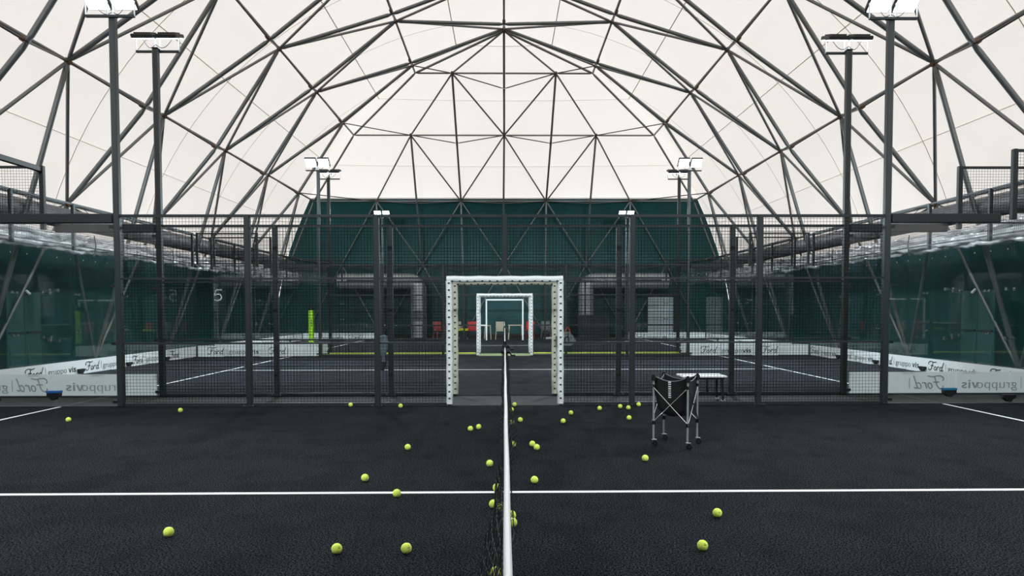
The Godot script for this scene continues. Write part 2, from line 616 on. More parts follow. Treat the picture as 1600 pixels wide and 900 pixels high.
func build_frame() -> void:
	var fr := thing("roof_frame", "galvanised tubular lattice frame spanning under the white fabric roof", "frame")
	var RB := 0.062
	var RD := 0.042
	var RT := 0.024
	var hub := MB.new().tube([Vector3(0, -0.075, 0), Vector3(0, 0.075, 0)], 0.058, 8).mesh()
	var first := func(k: int) -> float: return -1.0 if absi(k) % 2 == 1 else -0.5
	var row := func(k: int) -> Array:
		var out := []
		var j: float = first.call(k)
		var last: float = (ZE[absi(k)] - 0.6) if absi(k) > 0 else 27.6
		while Z0 + SP * j < last:
			out.append(Z0 + SP * j)
			j += 1.0
		return out
	var corner := func(k: int) -> Vector3: return node_at(k, ZE[absi(k)])
	for k in range(-5, 6):
		var zs: Array = row.call(k)
		for i in zs.size():
			var p := node_at(k, zs[i])
			if absi(k) < 5:
				var th := deg_to_rad(ANG[absi(k)]) * signf(k)
				part(fr, "hub", hub, M.hub_rust, p, Basis(Vector3.BACK, -th))
				var stop: bool = i + 1 == zs.size()
				if k != 0 or not stop:
					strut(fr, "purlin_tube", p, corner.call(k) if stop else node_at(k, zs[i + 1]), RD, M.steel)
				if not stop:
					var zm: float = (zs[i] + zs[i + 1]) * 0.5
					var q := (node_at(k - 1, zm) + node_at(k + 1, zm)) * 0.5
					if absi(k) < 4:
						var tk := deg_to_rad(ANG[absi(k)]) * signf(k)
						q = V(11.76 * sin(tk), YC + 11.76 * cos(tk), zm)
					strut(fr, "tie_rod", p, q, RT, M.thin_steel)
					strut(fr, "tie_rod", node_at(k, zs[i + 1]), q, RT, M.thin_steel)
					strut(fr, "arch_tube", node_at(k - 1, zm), q, RB, M.steel)
					strut(fr, "arch_tube", node_at(k + 1, zm), q, RB, M.steel)
					var th2 := deg_to_rad(ANG[absi(k)]) * signf(k)
					part(fr, "hub", hub, M.hub_rust, q + (p + node_at(k, zs[i + 1]) - q * 2.0).normalized() * 0.08, Basis(Vector3.BACK, -th2))
			if k < 5:
				for z2 in row.call(k + 1):
					if absf(z2 - zs[i]) < SP * 0.6:
						strut(fr, "diagonal_tube", p, node_at(k + 1, z2), RD, M.steel)
	# the hipped end: rows across the hall
	var exs := [[0.0], [-2.32, 2.32], [-4.66, 0.0, 4.6], [-6.9, -2.34, 2.26, 6.82], [-9.05, -4.55, 0.0, 4.55, 9.05], [-11.2, -6.9, -2.3, 2.3, 6.9, 11.2]]
	var eh := []
	for k in 6:
		eh.append(4.02 if k == 4 else (0.0 if k == 5 else YC + R * cos(deg_to_rad(ANG[k]))))
	var en := func(k: int, x: float) -> Vector3: return V(x, eh[k], ZE[k])
	for k in range(1, 6):
		for s in [-1, 1]:
			if k < 5:
				var c0: Vector3 = corner.call((k - 1) * s) if k > 1 else V(0, eh[0], ZE[0])
				strut(fr, "hip_tube", c0, corner.call(k * s), 0.05, M.steel)
				var zs: Array = row.call(k * s)
				strut(fr, "tie_rod", node_at(k * s, zs[-1]), en.call(k, exs[k][0] if s < 0 else exs[k][-1]), RT, M.thin_steel)
				strut(fr, "purlin_tube", corner.call(k * s), en.call(k, exs[k][0] if s < 0 else exs[k][-1]), RD * 0.9, M.steel)
	for k in range(0, 6):
		for i in exs[k].size():
			var x: float = exs[k][i]
			var p: Vector3 = en.call(k, x)
			if k < 5:
				part(fr, "hub", hub, M.hub_rust, p, Basis(Vector3.RIGHT, deg_to_rad(20.0 + 14.0 * k)))
			if k > 0 and k < 5 and i + 1 < exs[k].size():
				var x2: float = exs[k][i + 1]
				strut(fr, "purlin_tube", p, en.call(k, x2), RD * 0.9, M.steel)
				var xm := (x + x2) * 0.5
				var q: Vector3 = (en.call(k - 1, xm) + en.call(k + 1, xm)) * 0.5
				strut(fr, "tie_rod", p, q, RT, M.thin_steel)
				strut(fr, "tie_rod", en.call(k, x2), q, RT, M.thin_steel)
				for kk in [k - 1, k + 1]:
					for x3 in exs[kk]:
						if absf(x3 - xm) < 0.3:
							strut(fr, "arch_tube", en.call(kk, x3), q, 0.052, M.steel)
			if k < 5:
				for x2 in exs[k + 1]:
					if absf(x2 - x) < 2.7:
						strut(fr, "diagonal_tube", p, en.call(k + 1, x2), RD * 0.95, M.steel)


# ------------------------------------------------------------------ courts
func wire_mesh(w: float, h: float, cell := 0.05) -> ArrayMesh:
	var key := "w%.3f_%.3f" % [w, h]
	if not cache.has(key):
		var m := MB.new()
		var nx := int(round(w / cell))
		var ny := int(round(h / cell))
		for i in range(1, nx):
			var x := -w * 0.5 + w * i / nx
			m.tube([Vector3(x, 0, 0.002), Vector3(x, h, 0.002)], 0.0024, 4, false)
		for j in range(1, ny):
			var y := h * j / ny
			m.tube([Vector3(-w * 0.5, y, -0.002), Vector3(w * 0.5, y, -0.002)], 0.0024, 4, false)
		cache[key] = m.mesh()
	return cache[key]


func mesh_fence(d: float, label: String, pad: Material, near_face: float) -> Node3D:
	var f := thing("mesh_fence", label, "fence", V(0, 0, d), "mesh fences along the courts")
	for k in range(-3, 4):
		if k == 0:
			bx(f, "post", Vector3(0, 2.53, 0), Vector3(0.08, 0.94, 0.06), M.anthracite, 0.006)
			continue
		if absi(k) == 3:
			continue   # the floodlight pole is the corner post
		var p := bx(f, "post", Vector3(2.0 * k, 1.5, 0), Vector3(0.085, 2.98, 0.085), M.anthracite, 0.008)
		bx(p, "base_plate", Vector3(0, -1.488, 0), Vector3(0.19, 0.014, 0.17), M.anthracite)
		for b in [-1, 1]:
			bx(p, "bolt", Vector3(0.07 * b, -1.47, 0.05 * near_face), Vector3(0.02, 0.025, 0.02), M.chrome)
	for s in [-1.0, 1.0]:
		for k in 3:
			var wide := 2.0
			var cx: float = s * (2.0 * k + 1.0)
			for r in 3:
				var w := wide
				var c := cx
				if k == 0 and r < 2:
					w = 1.10
					c = s * 1.45
				part(f, "wire_panel", wire_mesh(w - 0.08, 0.96), M.wire, Vector3(c, r * 1.0 + 0.02, 0))
			# rails of this bay
			for y in [0.03, 0.99, 2.0, 2.97]:
				var w := 1.92
				var c := cx
				if k == 0 and y < 1.5:
					w = 1.05
					c = s * 1.44
				var thick := 0.045 if y > 2.5 or y < 0.1 else 0.028
				bx(f, "rail", Vector3(c, y, 0.0), Vector3(w, thick, 0.035), M.anthracite)
	# gateway with laced padding
	if pad:
		for s in [-1.0, 1.0]:
			var pts := []
			for j in 12:
				pts.append(Vector3(s * 0.872 + 0.004 * sin(j * 2.3 + s), 0.03 + 1.93 * j / 11.0, 0))
			var g := tube_part(f, "gate_pad", pts, 0.05, pad, 10)
			for j in 18:
				bx(g, "lace", Vector3(s * 0.872, 0.12 + 0.106 * j, 0.047 * near_face), Vector3(0.03, 0.024, 0.012), M.lace)
			bx(f, "gate_post", Vector3(s * 0.872, 0.99, 0), Vector3(0.05, 1.96, 0.05), M.anthracite)
		var pts2 := []
		for j in 15:
			pts2.append(Vector3(-0.91 + 1.82 * j / 14.0, 1.985 + 0.004 * sin(j * 1.9), 0))
		var g2 := tube_part(f, "gate_pad", pts2, 0.05, pad, 10)
		for j in 15:
			bx(g2, "lace", Vector3(-0.82 + 0.117 * j, 1.955, 0.04 * near_face), Vector3(0.028, 0.02, 0.014), M.lace)
	else:
		for s in [-1.0, 1.0]:
			bx(f, "gate_post", Vector3(s * 0.9, 1.0, 0), Vector3(0.07, 2.0, 0.06), M.pad_white)
		bx(f, "gate_lintel", Vector3(0, 2.0, 0), Vector3(1.87, 0.07, 0.06), M.pad_white)
		bx(f, "gate_bar", Vector3(-1.15, 0.74, 0.0), Vector3(0.5, 0.06, 0.05), M.pad_white)
	return f


func glass_pane(parent: Node, w: float, h: float, at: Vector3, along_z := false) -> void:
	bx(parent, "pane", at, Vector3(0.01, h, w) if along_z else Vector3(w, h, 0.01), M.glass)


func clamp_pair(parent: Node, at: Vector3, bs: Basis) -> void:
	var key := "clamp"
	if not cache.has(key):
		var m := MB.new()
		for s in [-1, 1]:
			m.box(Vector3(0.065 * s, 0, 0.014), Vector3(0.05, 0.05, 0.014))
			m.box(Vector3(0.065 * s, 0, -0.014), Vector3(0.05, 0.05, 0.014))
			m.box(Vector3(0.04 * s, -0.012, 0.02), Vector3(0.08, 0.012, 0.01))
		cache[key] = m.mesh()
	part(parent, "clamp", cache[key], M.chrome, at, bs)


func foot_bracket(parent: Node, at: Vector3, bs: Basis, top: Material) -> void:
	var b := part(parent, "foot_bracket", cache_poly(), M.black_plastic, at, bs)
	if top:
		part(b, "cap", box_mesh(Vector3(0.21, 0.03, 0.075)), top, Vector3(0, 0.092, 0))
	bx(b, "bolt", Vector3(0, -0.03, 0.03), Vector3(0.03, 0.02, 0.03), M.chrome)


func cache_poly() -> ArrayMesh:
	if not cache.has("foot"):
		var m := MB.new()
		m.poly([Vector3(-0.1, 0.03, -0.033), Vector3(-0.045, 0.0, -0.033), Vector3(-0.03, -0.03, -0.033), Vector3(0.03, -0.03, -0.033), Vector3(0.045, 0.0, -0.033), Vector3(0.1, 0.03, -0.033), Vector3(0.1, 0.08, -0.033), Vector3(-0.1, 0.08, -0.033)], Vector3(0, 0, 0.066))
		cache["foot"] = m.mesh()
	return cache["foot"]


func side_screen(d: float, s: float, label: String, face: float, top: Material, split: bool) -> void:
	var g := thing("glass_screen", label, "glass wall", V(0, 0, d), "glass side screens")
	var turn := Basis.IDENTITY if s > 0 else Basis(Vector3.UP, PI)
	if split:
		glass_pane(g, 0.95, 2.84, Vector3(s * 6.545, 1.44, 0))
		glass_pane(g, 0.95, 2.84, Vector3(s * 7.515, 1.44, 0))
		for y in [1.04, 1.82]:
			clamp_pair(g, Vector3(s * 7.03, y, 0), Basis.IDENTITY)
		foot_bracket(g, Vector3(s * 7.03, 0.15, 0.02 * face), Basis.IDENTITY, top)
		foot_bracket(g, Vector3(s * 7.98, 0.07, 0.02 * face), Basis.IDENTITY, null)
	else:
		glass_pane(g, 1.9, 2.84, Vector3(s * 7.03, 1.44, 0))
	for y in [1.04, 1.82]:
		clamp_pair(g, Vector3(s * 8.0, y, 0), Basis.IDENTITY)
	glass_pane(g, 1.94, 2.98, Vector3(s * 9.0, 1.51, 0))
	bx(g, "sill_channel", Vector3(s * 8.0, 0.008, 0), Vector3(3.9, 0.016, 0.03), M.anthracite_gloss)
	# black clips on the corner post
	for y in [0.08, 0.99, 1.89, 2.80]:
		bx(g, "clip", Vector3(s * 6.085, y, 0.0), Vector3(0.07, 0.045, 0.06), M.black_metal)
	bx(g, "top_beam", Vector3(s * 6.92, 2.93, 0), Vector3(1.72, 0.14, 0.09), M.anthracite, 0.008)
	bx(g, "post", Vector3(s * 8.0, 3.46, 0), Vector3(0.075, 1.10, 0.075), M.anthracite, 0.008)
	bx(g, "post", Vector3(s * 9.92, 3.5, 0), Vector3(0.06, 1.02, 0.06), M.anthracite, 0.008)
	bx(g, "rail", Vector3(s * 8.96, 3.985, 0), Vector3(1.86, 0.04, 0.04), M.anthracite)
	bx(g, "rail", Vector3(s * 8.96, 3.02, 0), Vector3(1.86, 0.025, 0.03), M.anthracite)
	part(g, "wire_panel", wire_mesh(1.84, 0.94), M.wire, Vector3(s * 8.96, 3.03, 0))


func end_wall(d0: float, s: float, label: String) -> void:
	var g := thing("glass_end_wall", label, "glass wall", V(s * 10.0, 0, d0 + 5.0), "glass end walls of the courts")
	var out := Basis(Vector3.UP, -s * PI / 2)
	for k in 5:
		var z := 4.0 - 2.0 * k
		glass_pane(g, 1.98, 2.98, Vector3(0, 1.51, z), true)
		part(g, "wire_panel", wire_mesh(1.94, 0.92), M.wire, Vector3(s * 0.05, 3.03, z), Basis(Vector3.UP, PI / 2))
		bx(g, "rail", Vector3(s * 0.05, 3.98, z), Vector3(0.04, 0.04, 1.95), M.anthracite)
		bx(g, "rail", Vector3(s * 0.05, 3.02, z), Vector3(0.03, 0.03, 1.95), M.anthracite)
		if k > 0:
			for y in [1.0, 1.88]:
				clamp_pair(g, Vector3(0, y, z + 1.0), out)
			foot_bracket(g, Vector3(-s * 0.057, 0.06, z + 1.0), out, null)
	for k in 6:
		bx(g, "post", Vector3(s * 0.05, 3.45, 4.93 - 9.86 / 5.0 * k), Vector3(0.07, 1.08, 0.075), M.anthracite, 0.008)
	bx(g, "sill_channel", Vector3(0, 0.006, 0), Vector3(0.03, 0.012, 9.8), M.anthracite_gloss)


var fonts := {}


func text_mesh(t: String, size: float, bold: bool, depth: float) -> TextMesh:
	var key := "%s%.3f%s%.3f" % [t, size, bold, depth]
	if not cache.has(key):
		var f := SystemFont.new()
		f.font_names = PackedStringArray(["Droid Sans"])
		f.font_weight = 700 if bold else 400
		var m := TextMesh.new()
		m.font = f
		m.text = t
		m.font_size = 48
		m.pixel_size = size / 48.0
		m.depth = depth
		m.curve_step = 2.0
		m.horizontal_alignment = HORIZONTAL_ALIGNMENT_LEFT
		cache[key] = m
	return cache[key]


func script_word() -> ArrayMesh:   # the flowing four-letter word on the banners, one unit high
	if not cache.has("script"):
		var m := MB.new()
		var strokes := [
			[[0.10, 0.60], [0.04, 0.74], [0.16, 0.92], [0.45, 0.97], [0.80, 0.90], [1.12, 0.97]],
			[[0.66, 0.92], [0.56, 0.55], [0.44, 0.18], [0.25, 0.02], [0.08, 0.08], [0.06, 0.24]],
			[[0.34, 0.50], [0.56, 0.53], [0.76, 0.50]],
			[[1.02, 0.46], [0.88, 0.38], [0.82, 0.18], [0.92, 0.04], [1.06, 0.14], [1.10, 0.34], [1.02, 0.46]],
			[[1.28, 0.48], [1.24, 0.26], [1.18, 0.03]],
			[[1.22, 0.24], [1.32, 0.42], [1.44, 0.48], [1.52, 0.40]],
			[[1.88, 0.42], [1.74, 0.46], [1.60, 0.30], [1.60, 0.08], [1.74, 0.05], [1.88, 0.26]],
			[[2.10, 0.98], [1.98, 0.62], [1.86, 0.22], [1.90, 0.05], [2.08, 0.14]]]
		for st in strokes:
			var pts := []
			for p in st:
				pts.append(Vector3(p[0], p[1], 0))
			m.tube(curve(pts, 5), 0.042, 4, true, 0.12, Vector3.BACK)
		cache["script"] = m.mesh()
	return cache["script"]


# one banner: a strip along local x, its print reading on the local +z side
func banner(called_label: String, group: String, at: Vector3, turn: float, length: float, start: float, show_through: bool, h := 0.36) -> void:
	var b := thing("banner", called_label, "banner", at, group, turn)
	var rows := []
	# a sheet with slight waves, two faces
	var m := MB.new()
	for f in [1.0, -1.0]:
		rows = []
		for i in 2:
			var row := []
			for j in 41:
				var x := -length * 0.5 + length * j / 40.0
				row.append(Vector3(x * f, h * i, f * 0.0015 + 0.002 * sin(x * f * 3.1)))
			rows.append(row)
		m.grid(rows)
	part(b, "sheet", m.mesh(), M.banner)
	var faces := [[0.006, M.print_black, false]]
	if show_through:
		faces.append([-0.006, M.print_show_through, true])
	for f in faces:
		var x := -length * 0.5 + start
		while x < length * 0.5 - 0.1:
			if x > -length * 0.5 - 0.02 and x + 0.56 < length * 0.5:
				part(b, "lettering", script_word(), f[1], Vector3(x, h * 0.22, f[0]), Basis.from_scale(Vector3(0.26, 0.225 * h / 0.36, 0.04)))
			if x + 0.62 < length * 0.5 and x + 0.6 > -length * 0.5:
				bx(b, "divider", Vector3(x + 0.62, h * 0.5, f[0]), Vector3(0.008, h * 0.5, 0.002), M.print_grey if f[1] == M.print_black else f[1])
			if x + 0.69 > -length * 0.5 and x + 1.80 < length * 0.5:
				part(b, "lettering", text_mesh("gruppo", 0.175 * h / 0.36, false, 0.002), f[1] if f[2] else M.print_grey, Vector3(x + 0.69, h * 0.42, f[0]), Basis.from_scale(Vector3(1.18, 1, 1)))
				part(b, "lettering", text_mesh("vis", 0.175 * h / 0.36, true, 0.002), f[1], Vector3(x + 1.38, h * 0.42, f[0]), Basis.from_scale(Vector3(1.25, 1, 1)))
			x += 2.0


func net(d0: float, d1: float, label: String, seed_: int) -> void:
	var g := thing("court_net", label, "net", V(0, 0, (d0 + d1) * 0.5), "")
	var nz := FastNoiseLite.new()
	nz.seed = seed_
	nz.frequency = 0.22
	var l := d1 - d0
	var nu := int(l / 0.05)
	var nv := 17
	var top := func(u: float) -> float: return 0.88 + 0.04 * pow(absf(u * 2.0 - 1.0), 1.5)
	var at := func(i: float, j: float) -> Vector3:
		var u := i / nu
		var t := j / nv
		var z := l * 0.5 - l * u
		var a := nz.get_noise_2d(z * 1.6, 3.0)
		var b := nz.get_noise_2d(z * 1.3, 40.0)
		var x := sin(PI * t) * 0.15 * a + pow(t, 1.5) * 0.20 * b + 0.045 * t * sin(TAU * t * 0.9 + 5.0 * a)
		if seed_ == 7:   # the slack bulge of the near net
			x += 0.14 * exp(-pow((d0 + l * u - 7.1) / 0.4, 2.0)) * sin(PI * pow(t, 3.0))
		x += 0.012 * t * nz.get_noise_2d(z * 9.0, t * 14.0)
		var y: float = (top.call(u) - 0.04) * (1.0 - t * 0.985)
		return Vector3(x, maxf(y, 0.012), z)
	var m := MB.new()
	for i in nu + 1:
		var pts := []
		for j in nv + 1:
			pts.append(at.call(float(i) + (0.5 if j % 2 == 1 else 0.0) * 0.0, float(j)))
		m.tube(pts, 0.0021, 3, false)
	for j in range(1, nv + 1):
		var pts := []
		for i in nu + 1:
			pts.append(at.call(float(i), float(j)))
		m.tube(pts, 0.0021 if j < nv else 0.005, 3, false)
	part(g, "netting", m.mesh(), M.cord).set_meta("kind", "stuff")
	var pts := []
	for i in 41:
		var u := i / 40.0
		pts.append(Vector3(0.0008 * sin(i * 0.9), top.call(u) - 0.025, l * 0.5 - l * u))
	part(g, "top_band", MB.new().tube(pts, 0.011, 8, true, 2.6, Vector3.UP).mesh(), M.tape_white)
	for s in [-1.0, 1.0]:
		var p := tube_part(g, "post", [Vector3(0, 0, s * (l * 0.5 + 0.02)), Vector3(0, 0.95, s * (l * 0.5 + 0.02))], 0.035, M.black_metal, 10)
		part(p, "winch", MB.new().tube([Vector3(-0.05, 0.86, s * (l * 0.5 - 0.02)), Vector3(0.07, 0.86, s * (l * 0.5 - 0.02))], 0.035, 8).mesh(), M.black_metal)
		part(p, "crank", MB.new().tube([Vector3(0.07, 0.86, s * (l * 0.5 - 0.02)), Vector3(0.10, 0.80, s * (l * 0.5 - 0.02)), Vector3(0.16, 0.80, s * (l * 0.5 - 0.02))], 0.014, 6).mesh(), M.black_metal)


# ------------------------------------------------------------------ lamps
func light_pole(d: float, s: float, face: float, label: String) -> void:
	# face +1 throws light towards larger d, -1 back towards the photographer
	var g := thing("floodlight_pole", label, "floodlight", V(s * 6.0, 0, d), "floodlight poles at the court corners")
	bx(g, "pole", Vector3(0, 3.0, 0), Vector3(0.095, 6.0, 0.095), M.anthracite_gloss, 0.012)
	bx(g, "pole_cap", Vector3(0, 6.008, 0), Vector3(0.104, 0.016, 0.104), M.black_metal)
	bx(g, "crossbar", Vector3(0, 5.985, -0.07 * face), Vector3(0.74, 0.035, 0.04), M.anthracite)
	var tilt := Basis(Vector3.RIGHT, deg_to_rad(20.0 if face > 0 else 42.0) * face)
	for k in [-1.0, 1.0]:
		var h := part(g, "lamp_head", head_mesh(), M.lamp_case, Vector3(0.205 * k, 6.25, -0.07 * face), tilt)
		part(h, "lamp_face", box_mesh(Vector3(0.32, 0.008, 0.30)), M.lamp_glow, Vector3(0, -0.040, 0))
		for e in [-1.0, 1.0]:
			part(g, "lamp_bracket", MB.new().tube([Vector3((0.205 + 0.165 * e) * k, 5.98, -0.07 * face), Vector3((0.205 + 0.165 * e) * k, 6.25, -0.07 * face)], 0.012, 6).mesh(), M.alu)
		var cable := []
		for j in 9:
			var t := j / 8.0
			cable.append(Vector3(lerpf(0.0, 0.25 * k, t), 6.20 - 0.10 * sin(PI * t) - 0.12 * (1.0 - t), -0.07 * face + 0.07 * face * (1.0 - t)))
		part(g, "cable", MB.new().tube(cable, 0.006, 4).mesh(), M.black_plastic)
		var a := SpotLight3D.new()
		a.name = "lamp_light"
		a.light_energy = LAMP_ENERGY
		a.light_color = Color(0.88, 0.965, 1.0)
		a.light_size = 0.1
		a.spot_angle = 50.0
		a.spot_angle_attenuation = 0.6
		a.spot_range = 60.0
		a.spot_attenuation = 2.0
		a.shadow_enabled = true
		g.add_child(a, true)
		var aim := deg_to_rad(54.0)
		a.transform = Transform3D(Basis.looking_at(Vector3(0, -cos(aim), -sin(aim) * face), Vector3.UP), Vector3(0.205 * k, 6.25, -0.07 * face) + tilt * Vector3(0, -0.16, 0))


const LAMP_ENERGY := 8.0


func head_mesh() -> ArrayMesh:
	if not cache.has("head"):
		var m := MB.new()
		m.bevel(Vector3.ZERO, Vector3(0.36, 0.07, 0.34), 0.012)
		for k in 7:
			m.box(Vector3(-0.13 + 0.043 * k, 0.045, 0), Vector3(0.008, 0.03, 0.26))
		cache["head"] = m.mesh()
	return cache["head"]


# ------------------------------------------------------------------ small things
func ball(x: float, d: float, label: String, group: String, spin: float, printed := false, y := 0.0355) -> void:
	if not cache.has("ball"):
		var sm := SphereMesh.new()
		sm.radius = 0.033
		sm.height = 0.066
		sm.radial_segments = 28
		sm.rings = 14
		cache["ball"] = sm
		var pts := []
		for i in 49:
			var t := TAU * i / 48.0
			var a := 0.44
			var p := Vector3(cos(t) * (1.0 - a) + a * cos(3.0 * t), sin(t) * (1.0 - a) - a * sin(3.0 * t) , 2.0 * sqrt(a * (1.0 - a)) * sin(2.0 * t))
			pts.append(p.normalized() * 0.0328)
		cache["ball_seam"] = MB.new().tube(pts, 0.0011, 4, false).mesh()
	var o := MeshInstance3D.new()
	o.name = numbered("tennis_ball")
	o.mesh = cache["ball"]
	o.set_surface_override_material(0, M.felt)
	add_child(o)
	var bs := Basis.from_euler(Vector3(spin * 1.7, spin * 3.1, spin * 0.9))
	o.transform = Transform3D(bs, V(x, y, d))
	tag(o, label, "ball", group)
	part(o, "seam", cache["ball_seam"], M.ball_seam)
	if printed:
		var inv := bs.inverse()
		var to := inv * (V(0, 1.5, 0) - V(x, y, d)).normalized()
		var up := inv * Vector3.UP
		var rt := up.cross(to).normalized()
		up = to.cross(rt).normalized()
		var nn := (to + rt * 0.5 + up * 0.1).normalized()
		part(o, "print_mark", box_mesh(Vector3(0.013, 0.004, 0.0012)), M.ball_print, nn * 0.0325, Basis(up.cross(nn).normalized(), nn.cross(up.cross(nn).normalized()), nn))
		var n2 := (nn + up * 0.3).normalized()
		part(o, "print_mark", box_mesh(Vector3(0.004, 0.004, 0.0012)), M.ball_print, n2 * 0.0325, Basis(up.cross(n2).normalized(), n2.cross(up.cross(n2).normalized()), n2))


func build_balls() -> void:
	var T := "loose balls on the turf"
	var list := [
		[-5.894, 9.00, "yellow ball alone on the turf beside the side service line", T],
		[-4.793, 9.83, "yellow ball in front of the outermost mesh bay by the number sticker side", T],
		[-2.401, 10.32, "yellow ball touching the mesh fence beside its second post from the gateway", T],
		[-1.608, 10.20, "yellow ball under the mesh bay where the blue jacket hangs behind", T],
		[-0.433, 8.21, "yellow ball of a close pair by the net, the one farther from it", T],
		[-0.335, 8.34, "yellow ball of a close pair by the net, the one closer to it", T],
		[-1.049, 7.11, "yellow ball alone midway between the pair of balls and the centre line", T],
		[-0.153, 6.34, "yellow ball a hand's width from the net, before the centre line", T],
		[-1.236, 5.81, "yellow ball just beyond the white centre line, beside the one on it", T],
		[-0.876, 5.31, "yellow ball lying on the white centre line", T],
		[-2.243, 4.40, "yellow ball farthest from the net on this side of the centre line", T],
		[-1.046, 4.07, "plain yellow ball beside the one with a black print", T],
		[-0.617, 4.07, "yellow ball with a small black print on its side", T],
		[0.249, 5.71, "yellow ball near the net just beyond the centre line, cart side", T],
		[0.335, 7.08, "yellow ball of a touching pair between net and cart, the one farther from the fence", T],
		[0.296, 7.26, "yellow ball of a touching pair between net and cart, the one closer to the fence", T],
		[0.086, 7.25, "yellow ball nestled in the bulge of the net on the cart side", "balls at the foot of the net"],
		[0.085, 8.66, "yellow ball leaning on the net near the gateway, cart side", "balls at the foot of the net"],
		[0.202, 8.86, "yellow ball a step from the net by the gateway, cart side", T],
		[0.095, 9.78, "yellow ball touching the net right at the gateway", "balls at the foot of the net"],
		[0.147, 10.31, "yellow ball lying in the padded gateway", T],
		[0.766, 8.75, "yellow ball on the turf short of the gateway's padded post, cart side", T],
		[0.939, 9.45, "yellow ball beneath the padded gate post, cart side", T],
		[1.411, 9.88, "yellow ball alone below the mesh bay next to the gateway, cart side", T],
		[1.75, 10.06, "yellow ball of three by the post between gateway and cart, closest to the gateway", T],
		[1.852, 9.93, "yellow ball of three by the post between gateway and cart, farthest from the fence", T],
		[2.073, 10.26, "yellow ball touching the fence right beside a mesh fence post", T],
		[1.685, 8.99, "yellow ball on the turf behind the ball cart", T],
		[1.384, 6.53, "yellow ball on the turf in front of the cart's wheels", T],
		[1.53, 4.75, "yellow ball with dark scuffs, cart side of the centre line", T],
		[1.226, 4.09, "yellow ball with a small dark scuff, lying closer to the net than its scuffed neighbour", T],
		[-0.075, 5.47, "yellow ball half hidden in the net's mesh at the centre line", "balls at the foot of the net"],
		[-0.095, 5.00, "yellow ball bulging out of the net before the centre line", "balls at the foot of the net"],
		[0.045, 4.56, "yellow ball of two under the net's band, the one farther from the centre line", "balls at the foot of the net"],
		[-0.060, 3.68, "yellow ball in the net's folds closest to its near end", "balls at the foot of the net"],
		[-0.030, 4.93, "yellow ball tucked behind the one bulging out of the net", "balls at the foot of the net"],
		[0.04, 4.72, "yellow ball of two under the net's band, the one closer to the centre line", "balls at the foot of the net"]]
	var k := 0.0
	for b in list:
		ball(b[0], b[1], b[2], b[3], k, b[2].contains("print") or b[2].contains("scuff"))
		k += 1.37


